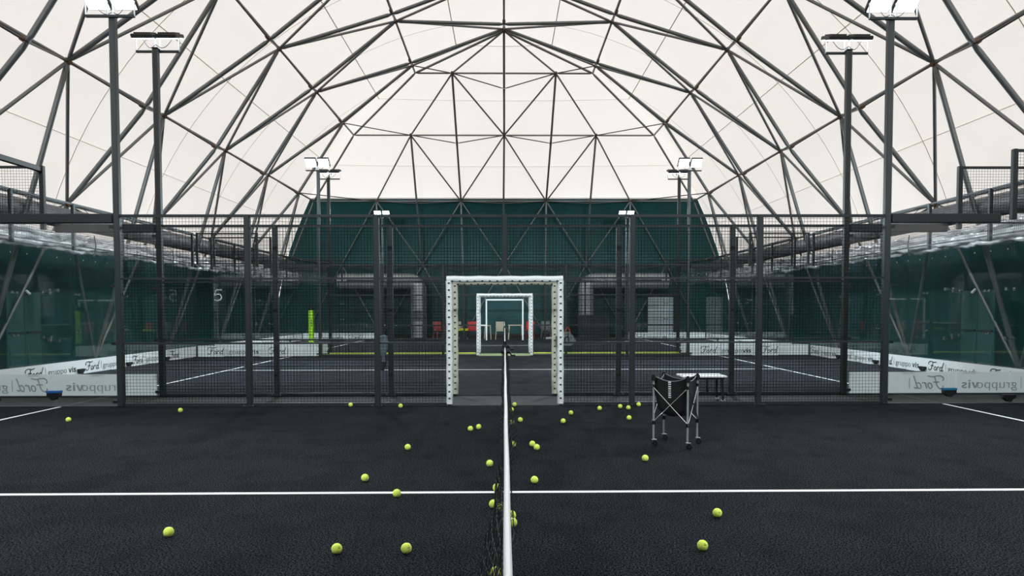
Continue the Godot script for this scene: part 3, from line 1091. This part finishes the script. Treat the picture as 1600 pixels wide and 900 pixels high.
func build_cart() -> void:
	var legs := [Vector2(1.633, 7.278), Vector2(1.824, 7.598), Vector2(2.143, 7.372), Vector2(1.952, 7.07)]   # round the square
	var c := Vector2.ZERO
	for l in legs:
		c += l * 0.25
	var g := thing("ball_cart", "black fabric ball basket on a folding silver frame with wheels", "ball cart", V(c.x, 0, c.y))
	var P := []
	for l in legs:
		P.append(Vector3(l.x - c.x, 0, -(l.y - c.y)))
	var up := func(i: int, y: float, inw := 1.0) -> Vector3: return Vector3(P[i % 4].x * inw, y, P[i % 4].z * inw)
	for i in 4:
		var leg := tube_part(g, "leg", [up.call(i, 0.075), up.call(i, 0.74)], 0.011, M.alu, 10)
		part(leg, "collar", MB.new().tube([up.call(i, 0.245), up.call(i, 0.285)], 0.02, 8).mesh(), M.black_plastic)
		part(leg, "collar", MB.new().tube([up.call(i, 0.65), up.call(i, 0.685)], 0.018, 8).mesh(), M.black_plastic)
		var cap := MB.new().tube([up.call(i, 0.725), up.call(i, 0.765), up.call(i, 0.795)], [0.026, 0.028, 0.012], 8)
		part(leg, "corner_cap", cap.mesh(), M.black_plastic)
		# caster
		var w: Vector3 = up.call(i, 0.036)
		var off := Vector3(0.018, 0, 0.004)
		var cs := part(g, "caster", MB.new().tube([w + off + Vector3(-0.004, 0, 0.014), w + off + Vector3(0.004, 0, -0.014)], 0.032, 14).mesh(), M.black_plastic)
		part(cs, "fork", MB.new().bevel(w + Vector3(0.008, 0.036, 0), Vector3(0.055, 0.012, 0.035), 0.003).mesh(), M.chrome)
		part(cs, "axle", MB.new().tube([w + off + Vector3(-0.006, 0, 0.02), w + off + Vector3(0.006, 0, -0.02)], 0.009, 8).mesh(), M.chrome)
		# crossing braces on each side
		var j := i + 1
		tube_part(g, "brace", [up.call(i, 0.665, 1.03), up.call(j, 0.265, 1.03)], 0.0065, M.chrome, 8)
		tube_part(g, "brace", [up.call(i, 0.265, 1.06), up.call(j, 0.665, 1.06)], 0.0065, M.chrome, 8)
	# sling bag: sags between its four corners, narrows to a rounded bottom
	var rows := []
	var ny := 12
	for r in ny + 1:
		var t := float(r) / ny      # 0 bottom .. 1 rim
		var row := []
		for i in 4:
			for k in 8:
				var e := k / 8.0
				var a: Vector3 = P[i]
				var b: Vector3 = P[(i + 1) % 4]
				var p := a.lerp(b, e)
				var sag := 4.0 * e * (1.0 - e)
				var s := lerpf(0.64, 0.97, pow(t, 0.34))
				var bulge := 1.0 - 0.05 * sag * t
				var y := lerpf(0.335, 0.775 - 0.05 * sag, t) + 0.05 * (1.0 - t) * (1.0 - t) * (1.0 - sag)
				row.append(Vector3(p.x * s * bulge, y, p.z * s * bulge))
		rows.append(row)
	var bag := MB.new()
	bag.grid(rows, true)
	# floor of the bag
	var bottom: Array = rows[0]
	var ctr := bag.vert(Vector3(0, 0.325, 0), Vector3.DOWN)
	var st := bag.v.size()
	for p in bottom:
		bag.vert(p, Vector3.DOWN)
	for i in 32:
		bag.tri(ctr, st + (i + 1) % 32, st + i)
	var bg := part(g, "bag", bag.mesh(), M.black_cloth)
	var rim: Array = rows[ny].duplicate()
	rim.append(rim[0])
	part(bg, "piping", MB.new().tube(rim, 0.0055, 6, false).mesh(), M.cloth_trim)
	# the small white upright print, on the side that faces the photographer (between legs 0 and 3)
	var a: Vector3 = P[3]
	var b: Vector3 = P[0]
	var n := Vector3(a.x + b.x, 0, a.z + b.z).normalized()
	var along := (a - b).normalized()
	for k in 8:
		var y := 0.715 - 0.0235 * k
		var t := (y - 0.335) / 0.40
		var s := lerpf(0.64, 0.97, pow(clampf(t, 0, 1), 0.34))
		var q := b.lerp(a, 0.46) * s * (1.0 - 0.05 * t)
		var hh := 0.020 if k == 0 else (0.013 if k % 3 != 1 else 0.010)
		var gl := part(bg, "lettering", box_mesh(Vector3(0.030, hh, 0.002)), M.white_print, Vector3(q.x, y, q.z) + n * 0.006, Basis(along, Vector3.UP, n))
		if k == 0:
			part(gl, "counter", box_mesh(Vector3(0.01, 0.004, 0.003)), M.black_cloth, Vector3(0.002, 0, 0))


func build_bench() -> void:
	var g := thing("bench", "small white-topped bench with dark legs in the aisle behind the cart", "bench", V(3.26, 0, 10.98))
	bx(g, "seat", Vector3(0, 0.405, 0), Vector3(0.74, 0.035, 0.44), M.white_plastic, 0.012)
	bx(g, "apron", Vector3(0, 0.375, 0), Vector3(0.66, 0.03, 0.36), M.black_metal)
	for sx in [-1, 1]:
		for sz in [-1, 1]:
			var l := tube_part(g, "leg", [Vector3(0.30 * sx, 0.36, 0.14 * sz), Vector3(0.31 * sx, 0.02, 0.16 * sz)], 0.02, M.black_metal, 8)
			bx(l, "foot", Vector3(0.31 * sx, 0.012, 0.16 * sz), Vector3(0.06, 0.022, 0.06), M.alu)
	tube_part(g, "strap", [Vector3(0.04, 0.37, 0.17), Vector3(0.045, 0.2, 0.18), Vector3(0.05, 0.12, 0.17)], 0.018, M.black_cloth, 6)


func chair(label: String, x: float, d: float, turn: float, m: Material) -> void:
	var g := thing("plastic_chair", label, "chair", V(x, 0, d), "plastic chairs along the end of the hall", turn)
	part(g, "seat", MB.new().bevel(Vector3(0, 0.43, 0), Vector3(0.46, 0.03, 0.44), 0.01).mesh(), m)
	part(g, "backrest", MB.new().bevel(Vector3(0, 0.68, 0), Vector3(0.46, 0.46, 0.025), 0.01, Basis(Vector3.RIGHT, deg_to_rad(-10))).mesh(), m, Vector3(0, 0, -0.24))
	for sx in [-1, 1]:
		for sz in [-1, 1]:
			part(g, "leg", MB.new().tube([Vector3(0.21 * sx, 0.44 if sz < 0 else 0.64, 0.19 * sz), Vector3(0.25 * sx, 0.0, 0.23 * sz)], [0.026, 0.022], 6).mesh(), m)
		part(g, "armrest", MB.new().bevel(Vector3(0.235 * sx, 0.65, 0.0), Vector3(0.05, 0.025, 0.48), 0.008).mesh(), m)


func build_far_end() -> void:
	# air ducts at the hipped end
	var left := thing("air_duct", "grey sheet-metal air duct bending down to the floor at the end wall", "duct", V(0, 0, 35.9), "air ducts at the end wall")
	var pts := [Vector3(-8.9, 3.04, 0), Vector3(-5.5, 3.04, 0)]
	for j in 7:
		var a := PI / 2 * j / 6.0
		pts.append(Vector3(-5.1 + 0.48 * sin(a), 2.56 + 0.48 * cos(a), 0))
	pts.append(Vector3(-4.62, 0.02, 0))
	part(left, "pipe", MB.new().tube(pts, 0.42, 20).mesh(), M.duct_metal)
	for y in [0.5, 1.2, 2.0]:
		part(left, "joint_band", MB.new().tube([Vector3(-4.62, y, 0), Vector3(-4.62, y + 0.04, 0)], 0.435, 20).mesh(), M.duct_metal)
	part(left, "vent_grille", grille(), M.strap, Vector3(-4.62, 1.0, 0.43))
	var right := thing("air_duct", "grey sheet-metal air duct bending down onto a dark plenum box", "duct", V(0, 0, 35.9), "air ducts at the end wall")
	pts = [Vector3(8.8, 3.04, 0), Vector3(5.3, 3.04, 0)]
	for j in 7:
		var a := PI / 2 * j / 6.0
		pts.append(Vector3(4.87 - 0.48 * sin(a), 2.56 + 0.48 * cos(a), 0))
	pts.append(Vector3(4.39, 1.2, 0))
	part(right, "pipe", MB.new().tube(pts, 0.42, 20).mesh(), M.duct_metal)
	part(right, "joint_band", MB.new().tube([Vector3(4.39, 2.0, 0), Vector3(4.39, 2.04, 0)], 0.435, 20).mesh(), M.duct_metal)
	bx(right, "plenum", Vector3(4.75, 0.6, 0), Vector3(1.75, 1.19, 0.9), M.plenum, 0.02)
	bx(right, "plenum_door", Vector3(4.75, 0.6, 0.455), Vector3(1.2, 0.9, 0.02), M.plenum, 0.005)
	# pale roll door in the end wall
	var dr := struct("door_1", "pale translucent panel door in the green end wall")
	bx(dr, "panel", V(8.64, 1.43, 36.75), Vector3(1.40, 1.52, 0.04), M.door_pvc, 0.01)
	bx(dr, "panel", V(8.64, 0.33, 36.75), Vector3(1.40, 0.60, 0.04), M.door_pvc, 0.01)
	bx(dr, "door_bar", V(8.64, 0.65, 36.74), Vector3(1.46, 0.05, 0.06), M.black_metal)
	for s in [-1, 1]:
		bx(dr, "door_frame", V(8.64 + 0.74 * s, 1.12, 36.76), Vector3(0.06, 2.24, 0.07), M.anthracite)
	bx(dr, "door_frame", V(8.64, 2.24, 36.76), Vector3(1.54, 0.06, 0.07), M.anthracite)
	# green exit doors in the side walls
	for s in [-1.0, 1.0]:
		var ex := struct("door_2" if s < 0 else "door_3", "green double exit door in the side wall with vertical bars")
		for k in 2:
			bx(ex, "leaf", V(s * 12.30, 1.02, 16.85 + 0.62 * k), Vector3(0.05, 1.92, 0.60), M.tarp_door, 0.01)
			bx(ex, "push_bar", V(s * 12.26, 0.95, 16.85 + 0.62 * k), Vector3(0.03, 0.05, 0.5), M.black_metal)
			bx(ex, "kick_plate", V(s * 12.265, 0.10, 16.85 + 0.62 * k), Vector3(0.02, 0.03, 0.52), M.chrome)
			bx(ex, "bolt_rod", V(s * 12.265, 0.35, 16.62 + 0.62 * k), Vector3(0.012, 0.5, 0.012), M.chrome)
		var cam := part(ex, "wall_lamp", MB.new().tube([V(s * 12.28, 2.02, 17.25), V(s * 12.18, 1.92, 17.25)], 0.035, 8).mesh(), M.white_plastic)
	# furniture behind the last fence
	chair("beige plastic armchair in line with the nets, back turned", -0.21, 33.75, PI, M.beige_plastic)
	chair("beige plastic armchair behind the black crate with yellow lid", -2.45, 34.5, 0.2, M.beige_plastic)
	chair("red plastic armchair between the black crate and the gateway", -1.66, 34.2, 0.1, M.red_plastic)
	chair("red plastic armchair past the beige table, near the gate post", 1.22, 34.3, -0.5, M.red_plastic)
	chair("dark grey plastic armchair beside the low white box", 2.16, 34.9, 0.0, M.grey_plastic)
	chair("faded pink plastic chair standing apart near the sheet-metal duct", -3.36, 34.3, 0.6, M.pink_plastic)
	var tb := thing("plastic_table", "beige plastic table between the beige and the red armchair", "table", V(0.55, 0, 33.7))
	bx(tb, "table_top", Vector3(0, 0.72, 0), Vector3(0.74, 0.045, 0.70), M.beige_plastic, 0.012)
	for sx in [-1, 1]:
		for sz in [-1, 1]:
			part(tb, "leg", MB.new().tube([Vector3(0.31 * sx, 0.70, 0.29 * sz), Vector3(0.36 * sx, 0.0, 0.32 * sz)], [0.035, 0.028], 6).mesh(), M.beige_plastic)
	var st := thing("plastic_stool", "beige plastic stool beside the unpadded white gate post", "stool", V(-0.86, 0, 33.8))
	bx(st, "seat", Vector3(0, 0.70, 0), Vector3(0.34, 0.04, 0.34), M.beige_plastic, 0.01)
	for sx in [-1, 1]:
		for sz in [-1, 1]:
			part(st, "leg", MB.new().tube([Vector3(0.13 * sx, 0.69, 0.13 * sz), Vector3(0.17 * sx, 0, 0.16 * sz)], 0.026, 6).mesh(), M.beige_plastic)
	var cr := thing("storage_crate", "black crate with a bright yellow lid beside the red chair", "crate", V(-2.08, 0, 33.75))
	bx(cr, "box", Vector3(0, 0.22, 0), Vector3(0.46, 0.44, 0.34), M.black_plastic, 0.02)
	bx(cr, "lid", Vector3(0, 0.50, 0), Vector3(0.48, 0.12, 0.36), M.yellow_plastic, 0.03)
	for s in [-1, 1]:
		bx(cr, "wheel", Vector3(0.2 * s, 0.06, 0.18), Vector3(0.06, 0.12, 0.04), M.grey_plastic, 0.01)
	var lb := thing("low_box", "low white box on the floor before the grey chair", "box", V(2.2, 0, 33.7))
	bx(lb, "box", Vector3(0, 0.045, 0), Vector3(0.42, 0.09, 0.3), M.white_plastic, 0.01)
	bx(lb, "lid", Vector3(0, 0.1, 0), Vector3(0.44, 0.02, 0.32), M.white_plastic, 0.005)
	# low dark skirting blocks along the end wall
	var kb := struct("baseboard_back", "dark brown kerb along the foot of the end wall")
	for k in 6:
		bx(kb, "kerb_block", V(-9.0 + 3.6 * k, 0.09, 36.78), Vector3(3.56, 0.18, 0.14), M.kerb_brown, 0.01)


func grille() -> ArrayMesh:
	var m := MB.new()
	for k in 6:
		m.box(Vector3(0, 0.09 * k, 0), Vector3(0.42, 0.05, 0.02))
	return m.mesh()


func build_side_ducts() -> void:
	var nz := FastNoiseLite.new()
	nz.seed = 12
	nz.frequency = 0.35
	for s in [-1.0, 1.0]:
		var who: String = "over the number sticker side" if s < 0 else "over the ball cart side"
		var g := thing("fabric_duct", "long grey fabric air duct hung under the roof edge " + who, "duct", V(s * 11.6, 3.945, 20.0), "long fabric air ducts")
		var rows := []
		for i in 121:
			var z := 16.5 - 33.0 * i / 120.0
			var row := []
			for k in 16:
				var a := TAU * k / 16.0
				var r := 0.265 + 0.012 * nz.get_noise_2d(z * 6.0, a * 3.0 + s * 20.0)
				row.append(Vector3(cos(a) * r * s, sin(a) * r * (1.0 if s > 0 else 1.0) + 0.02 * nz.get_noise_2d(z * 0.6, 77.0), z))
			if s > 0:
				row.reverse()
			rows.append(row)
		var m := MB.new()
		m.grid(rows, true)
		part(g, "duct_skin", m.mesh(), M.duct)
		for e in [0, 120]:
			part(g, "end_cap", MB.new().tube([Vector3(0, 0, 16.5 - 33.0 * e / 120.0 - 0.01), Vector3(0, 0, 16.5 - 33.0 * e / 120.0 + 0.01)], 0.27, 16).mesh(), M.duct)
		for k in 14:
			var zz := 15.0 - 2.3 * k
			part(g, "hanger", MB.new().tube([Vector3(0, 0.26, zz), Vector3(s * 0.17, 0.42, zz)], 0.008, 5).mesh(), M.thin_steel)
			part(g, "hoop", MB.new().tube([Vector3(0, 0, zz - 0.015), Vector3(0, 0, zz + 0.015)], 0.275, 18, false).mesh(), M.strap)
		# rolled-up clear curtain below it
		var c := thing("rolled_curtain", "crumpled clear plastic curtain rolled up and strapped " + who, "curtain", V(s * 11.15, 3.23, 20.0), "rolled plastic curtains")
		var roll := 0
		for q in [[0.0, 0.16, 0.075], [0.06, 0.03, 0.085], [-0.03, -0.08, 0.07], [0.05, -0.17, 0.06]]:
			var rr := []
			for i in 301:
				var z := 16.5 - 33.0 * i / 300.0
				var row := []
				for k in 12:
					var a := TAU * k / 12.0
					var r: float = q[2] * (1.0 + 0.75 * nz.get_noise_3d(z * 4.0, a * 1.8, roll * 30.0 + s * 9.0) + 0.55 * nz.get_noise_3d(z * 16.0, a * 5.0, roll * 50.0))
					var dx: float = q[0] * s + 0.09 * nz.get_noise_2d(z * 2.2, roll * 13.0 + 5.0)
					var dy: float = q[1] + 0.10 * nz.get_noise_2d(z * 2.6, roll * 17.0 + 70.0 * s)
					row.append(Vector3(dx + cos(a) * r * s, dy + sin(a) * r, z))
				if s > 0:
					row.reverse()
				rr.append(row)
			part(c, "roll", MB.new().grid(rr, true).mesh(), M.film)
			roll += 1
		for k in 8:
			var zz := 14.5 - 4.2 * k
			part(c, "strap", MB.new().tube([Vector3(-s * 0.12, 0.28, zz), Vector3(-s * 0.16, 0.0, zz), Vector3(-s * 0.1, -0.28, zz)], 0.03, 5, true, 0.3, Vector3.RIGHT).mesh(), M.strap)
		tube_part(c, "hanging_rail", [Vector3(s * 0.1, 0.24, 16.5), Vector3(s * 0.1, 0.24, -16.5)], 0.02, M.alu, 6)


func build_hung_things() -> void:
	# ball tube
	var t := thing("ball_tube", "lime green ball pick-up tube with a black end, hung at the fence corner", "ball tube", V(-6.26, 0, F3 - 0.09))
	tube_part(t, "barrel", [Vector3(0, 0.44, 0), Vector3(0, 1.50, 0)], 0.085, M.tube_lime, 14)
	tube_part(t, "handle", [Vector3(0, 1.50, 0), Vector3(0, 1.54, 0), Vector3(0, 1.62, 0)], [0.09, 0.06, 0.05], M.black_plastic, 12)
	part(t, "hook", MB.new().tube([Vector3(0, 1.6, 0), Vector3(0, 1.68, 0.0), Vector3(0.10, 1.69, 0.05), Vector3(0.20, 1.66, 0.06)], 0.008, 5).mesh(), M.black_metal)
	for k in 3:
		bx(t, "print_mark", Vector3(0.03, 1.0 + 0.09 * k, 0.078), Vector3(0.025, 0.06, 0.02), M.print_grey)
	# racket bag with its red loop
	var b := thing("racket_bag", "grey padded racket bag with a red loop hung beside the padded gateway", "bag", V(1.09, 0, F2 - 0.10))
	var outl := [Vector3(-0.20, 0.94, 0), Vector3(-0.12, 0.885, 0), Vector3(0.06, 0.88, 0), Vector3(0.15, 0.955, 0), Vector3(0.10, 1.045, 0), Vector3(0.035, 1.12, 0), Vector3(-0.10, 1.11, 0), Vector3(-0.20, 1.04, 0)]
	part(b, "body", MB.new().poly(outl, Vector3(0, 0, 0.09)).mesh(), M.bag_grey, Vector3(0, 0, -0.045))
	part(b, "loop", MB.new().tube(curve([Vector3(-0.05, 1.10, 0), Vector3(-0.02, 1.16, 0), Vector3(0.01, 1.20, 0), Vector3(0.035, 1.16, 0), Vector3(0.055, 1.09, 0)], 4), 0.009, 6).mesh(), M.bag_red)
	part(b, "emblem", MB.new().tube(curve([Vector3(-0.12, 0.92, 0.05), Vector3(-0.12, 1.02, 0.05), Vector3(-0.07, 1.03, 0.05), Vector3(-0.05, 0.93, 0.05)], 4), 0.008, 4).mesh(), M.print_black)
	part(b, "emblem", MB.new().tube(curve([Vector3(-0.05, 0.93, 0.05), Vector3(-0.04, 1.02, 0.05), Vector3(0.01, 1.03, 0.05), Vector3(0.02, 0.93, 0.05)], 4), 0.008, 4).mesh(), M.print_black)
	tube_part(b, "hook", [Vector3(0.01, 1.195, 0), Vector3(0.01, 1.205, 0.05), Vector3(0.01, 1.0, 0.085)], 0.004, M.black_metal, 4)
	# jacket over the middle rail
	var j := thing("jacket", "pale blue jacket with a dark cuff hung over the fence's middle rail", "jacket", V(-2.12, 0, F2 - 0.05))
	var rows := []
	for i in 13:
		var y := 1.03 - 0.44 * i / 12.0
		var w := 0.055 + 0.03 * sin(i * 0.45)
		var row := []
		for k in 12:
			var a := TAU * k / 12.0
			row.append(Vector3(cos(a) * w + 0.006 * sin(i * 1.3) - 0.008 * i / 12.0, y, sin(a) * (0.03 + 0.008 * sin(k * 2.0 + i)) + 0.0))
		row.reverse()
		rows.append(row)
	part(j, "body", MB.new().grid(rows, true).mesh(), M.jacket_blue)
	part(j, "cuff", MB.new().tube([Vector3(-0.01, 0.60, 0), Vector3(-0.02, 0.52, 0.01), Vector3(-0.03, 0.46, 0)], [0.06, 0.055, 0.04], 8).mesh(), M.jacket_dark)
	part(j, "shoulder", MB.new().tube([Vector3(-0.05, 1.02, -0.02), Vector3(0, 1.045, 0), Vector3(0.05, 1.02, -0.02)], 0.035, 8).mesh(), M.jacket_blue)
	# number sticker on the far glass
	var n := thing("number_sticker", "white outlined number five sticker on the glass", "sticker", V(-9.28, 1.82, F3 - 0.012))
	part(n, "numeral", MB.new().tube([Vector3(0.13, 0.35, 0), Vector3(-0.05, 0.35, 0), Vector3(-0.06, 0.34, 0), Vector3(-0.11, 0.18, 0), Vector3(-0.10, 0.175, 0)] + curve([Vector3(-0.09, 0.18, 0), Vector3(0.02, 0.21, 0), Vector3(0.10, 0.16, 0), Vector3(0.10, 0.06, 0), Vector3(0.0, 0.0, 0), Vector3(-0.12, 0.03, 0)], 5), 0.018, 6, true, 0.15, Vector3.BACK).mesh(), M.banner)
	part(n, "dot", MB.new().tube([Vector3(0.0, 0.40, -0.004), Vector3(0.0, 0.40, 0.004)], 0.02, 8).mesh(), M.print_black)
	# tie bar between the two fences at the tall step
	var tie := thing("tie_bar", "black bar tying the tall ends of two neighbouring glass screens", "bar", V(-8.0, 3.94, (F1 + F2) * 0.5))
	bx(tie, "bar", Vector3.ZERO, Vector3(0.08, 0.09, F2 - F1 - 0.08), M.black_metal, 0.008)
	bx(tie, "end_plate", Vector3(0, 0, -0.58), Vector3(0.1, 0.11, 0.012), M.black_metal)


func build_courts() -> void:
	mesh_fence(F1, "charcoal mesh fence with white laced gateway pads, right behind the ball cart", M.pad_white, 1.0)
	mesh_fence(F2, "charcoal mesh fence with cream laced gateway pads, behind the white bench", M.pad_cream, 1.0)
	mesh_fence(F3, "charcoal mesh fence with laced gateway pads before the pale green mat", M.pad_white, 1.0)
	mesh_fence(F4, "charcoal mesh fence standing on the far edge of the pale green mat", M.pad_white, 1.0)
	mesh_fence(F5, "charcoal mesh fence with a bare white gateway before the plastic chairs", null, 1.0)
	var sides := ["number sticker side", "ball cart side"]
	var rows := [[F1, "nearest the loose balls", 1.0, true], [F2, "behind the mirrored banner", 1.0, false], [F3, "closing the second court", 1.0, false], [F4, "opening the third court", 1.0, false], [F5, "closing the third court", 1.0, false]]
	for r in rows:
		for s in [-1.0, 1.0]:
			side_screen(r[0], s, "clear glass screen %s, %s" % [r[1], sides[0 if s < 0 else 1]], r[2], M.blue_plastic if s < 0 else M.teal_plastic, r[3])
	for s in [-1.0, 1.0]:
		var side: String = sides[0 if s < 0 else 1]
		end_wall(F2, s, "glass end wall of the second court, %s" % side)
		end_wall(F4, s, "glass end wall of the third court, %s" % side)
		# banners: printed face towards the court
		banner("white banner of the second court's end wall, %s" % side, "end wall banners", V(s * 9.988, 0.0, F2 + 5.0), -s * PI / 2, 9.8, 0.126 if s < 0 else 0.05, false, 0.34)
		banner("white banner of the third court's end wall, %s" % side, "end wall banners", V(s * 9.988, 0.0, F4 + 5.0), -s * PI / 2, 9.8, 0.4, false, 0.34)
		banner("white banner printed in reverse behind the near glass, %s" % side, "side glass banners", V(s * 8.03, 0.0, F2 + 0.013), PI, 3.85, (-0.102 if s < 0 else 0.151), true, 0.39)
		banner("white banner on the glass closing the second court, %s" % side, "side glass banners", V(s * 8.03, 0.0, F3 - 0.013), 0.0, 3.85, 0.3, false, 0.36)
		banner("white banner printed in reverse on the third court's near glass, %s" % side, "side glass banners", V(s * 8.03, 0.0, F4 + 0.013), PI, 3.85, 0.3, true, 0.36)
		banner("white banner on the glass closing the third court, %s" % side, "side glass banners", V(s * 8.03, 0.0, F5 - 0.013), 0.0, 3.85, 0.3, false, 0.36)
		# lamps
		light_pole(0.44, s, 1.0, "floodlight pole at the near edge of the first court, %s" % side)
		light_pole(F1, s, -1.0, "floodlight pole shining over the near court, %s" % side)
		light_pole(F2, s, 1.0, "floodlight pole seen from behind at the second court, %s" % side)
		light_pole(F3, s, -1.0, "floodlight pole shining back over the second court, %s" % side)
		light_pole(F4, s, 1.0, "floodlight pole seen from behind at the third court, %s" % side)
		light_pole(F5, s, -1.0, "floodlight pole shining back over the third court, %s" % side)
	net(0.55, F1 - 0.12, "slack black net with white band and balls caught at its foot", 7)
	net(F2 + 0.12, F3 - 0.12, "black net with white band across the second court", 9)
	net(F4 + 0.12, F5 - 0.12, "black net with white band across the third court", 15)


func _ready() -> void:
	# camera: level lines of the courts, lens shifted up, as fitted to the photograph
	var f := 1039.86
	var cam := Camera3D.new()
	cam.name = "camera"
	cam.near = 0.05
	cam.far = 200.0
	cam.projection = Camera3D.PROJECTION_FRUSTUM
	cam.size = 900.0 / f * cam.near
	cam.frustum_offset = Vector2(0.0, (521.43 - 450.0) / f * cam.near)
	cam.position = Vector3(-0.0074, 1.5078, 0.0)
	cam.rotation = Vector3(-0.0361, -0.0113, -0.0019)
	add_child(cam)
	cam.current = true
	# daylight of an overcast sky, which comes through the fabric
	var env := Environment.new()
	var sky := Sky.new()
	var sm := ProceduralSkyMaterial.new()
	sm.sky_top_color = Color(0.975, 0.975, 0.975)
	sm.sky_horizon_color = Color(0.975, 0.975, 0.975)
	sm.ground_horizon_color = Color(0.75, 0.74, 0.72)
	sm.ground_bottom_color = Color(0.6, 0.59, 0.57)
	sky.sky_material = sm
	env.background_mode = Environment.BG_SKY
	env.sky = sky
	env.tonemap_mode = Environment.TONE_MAPPER_LINEAR
	env.tonemap_exposure = 3.4
	env.sdfgi_enabled = true
	env.ssao_enabled = true
	env.ssil_enabled = true
	var we := WorldEnvironment.new()
	we.name = "surroundings"
	we.environment = env
	add_child(we)

	make_materials()
	build_hall()
	build_frame()
	build_courts()
	build_side_ducts()
	build_far_end()
	build_cart()
	build_bench()
	build_hung_things()
	build_balls()
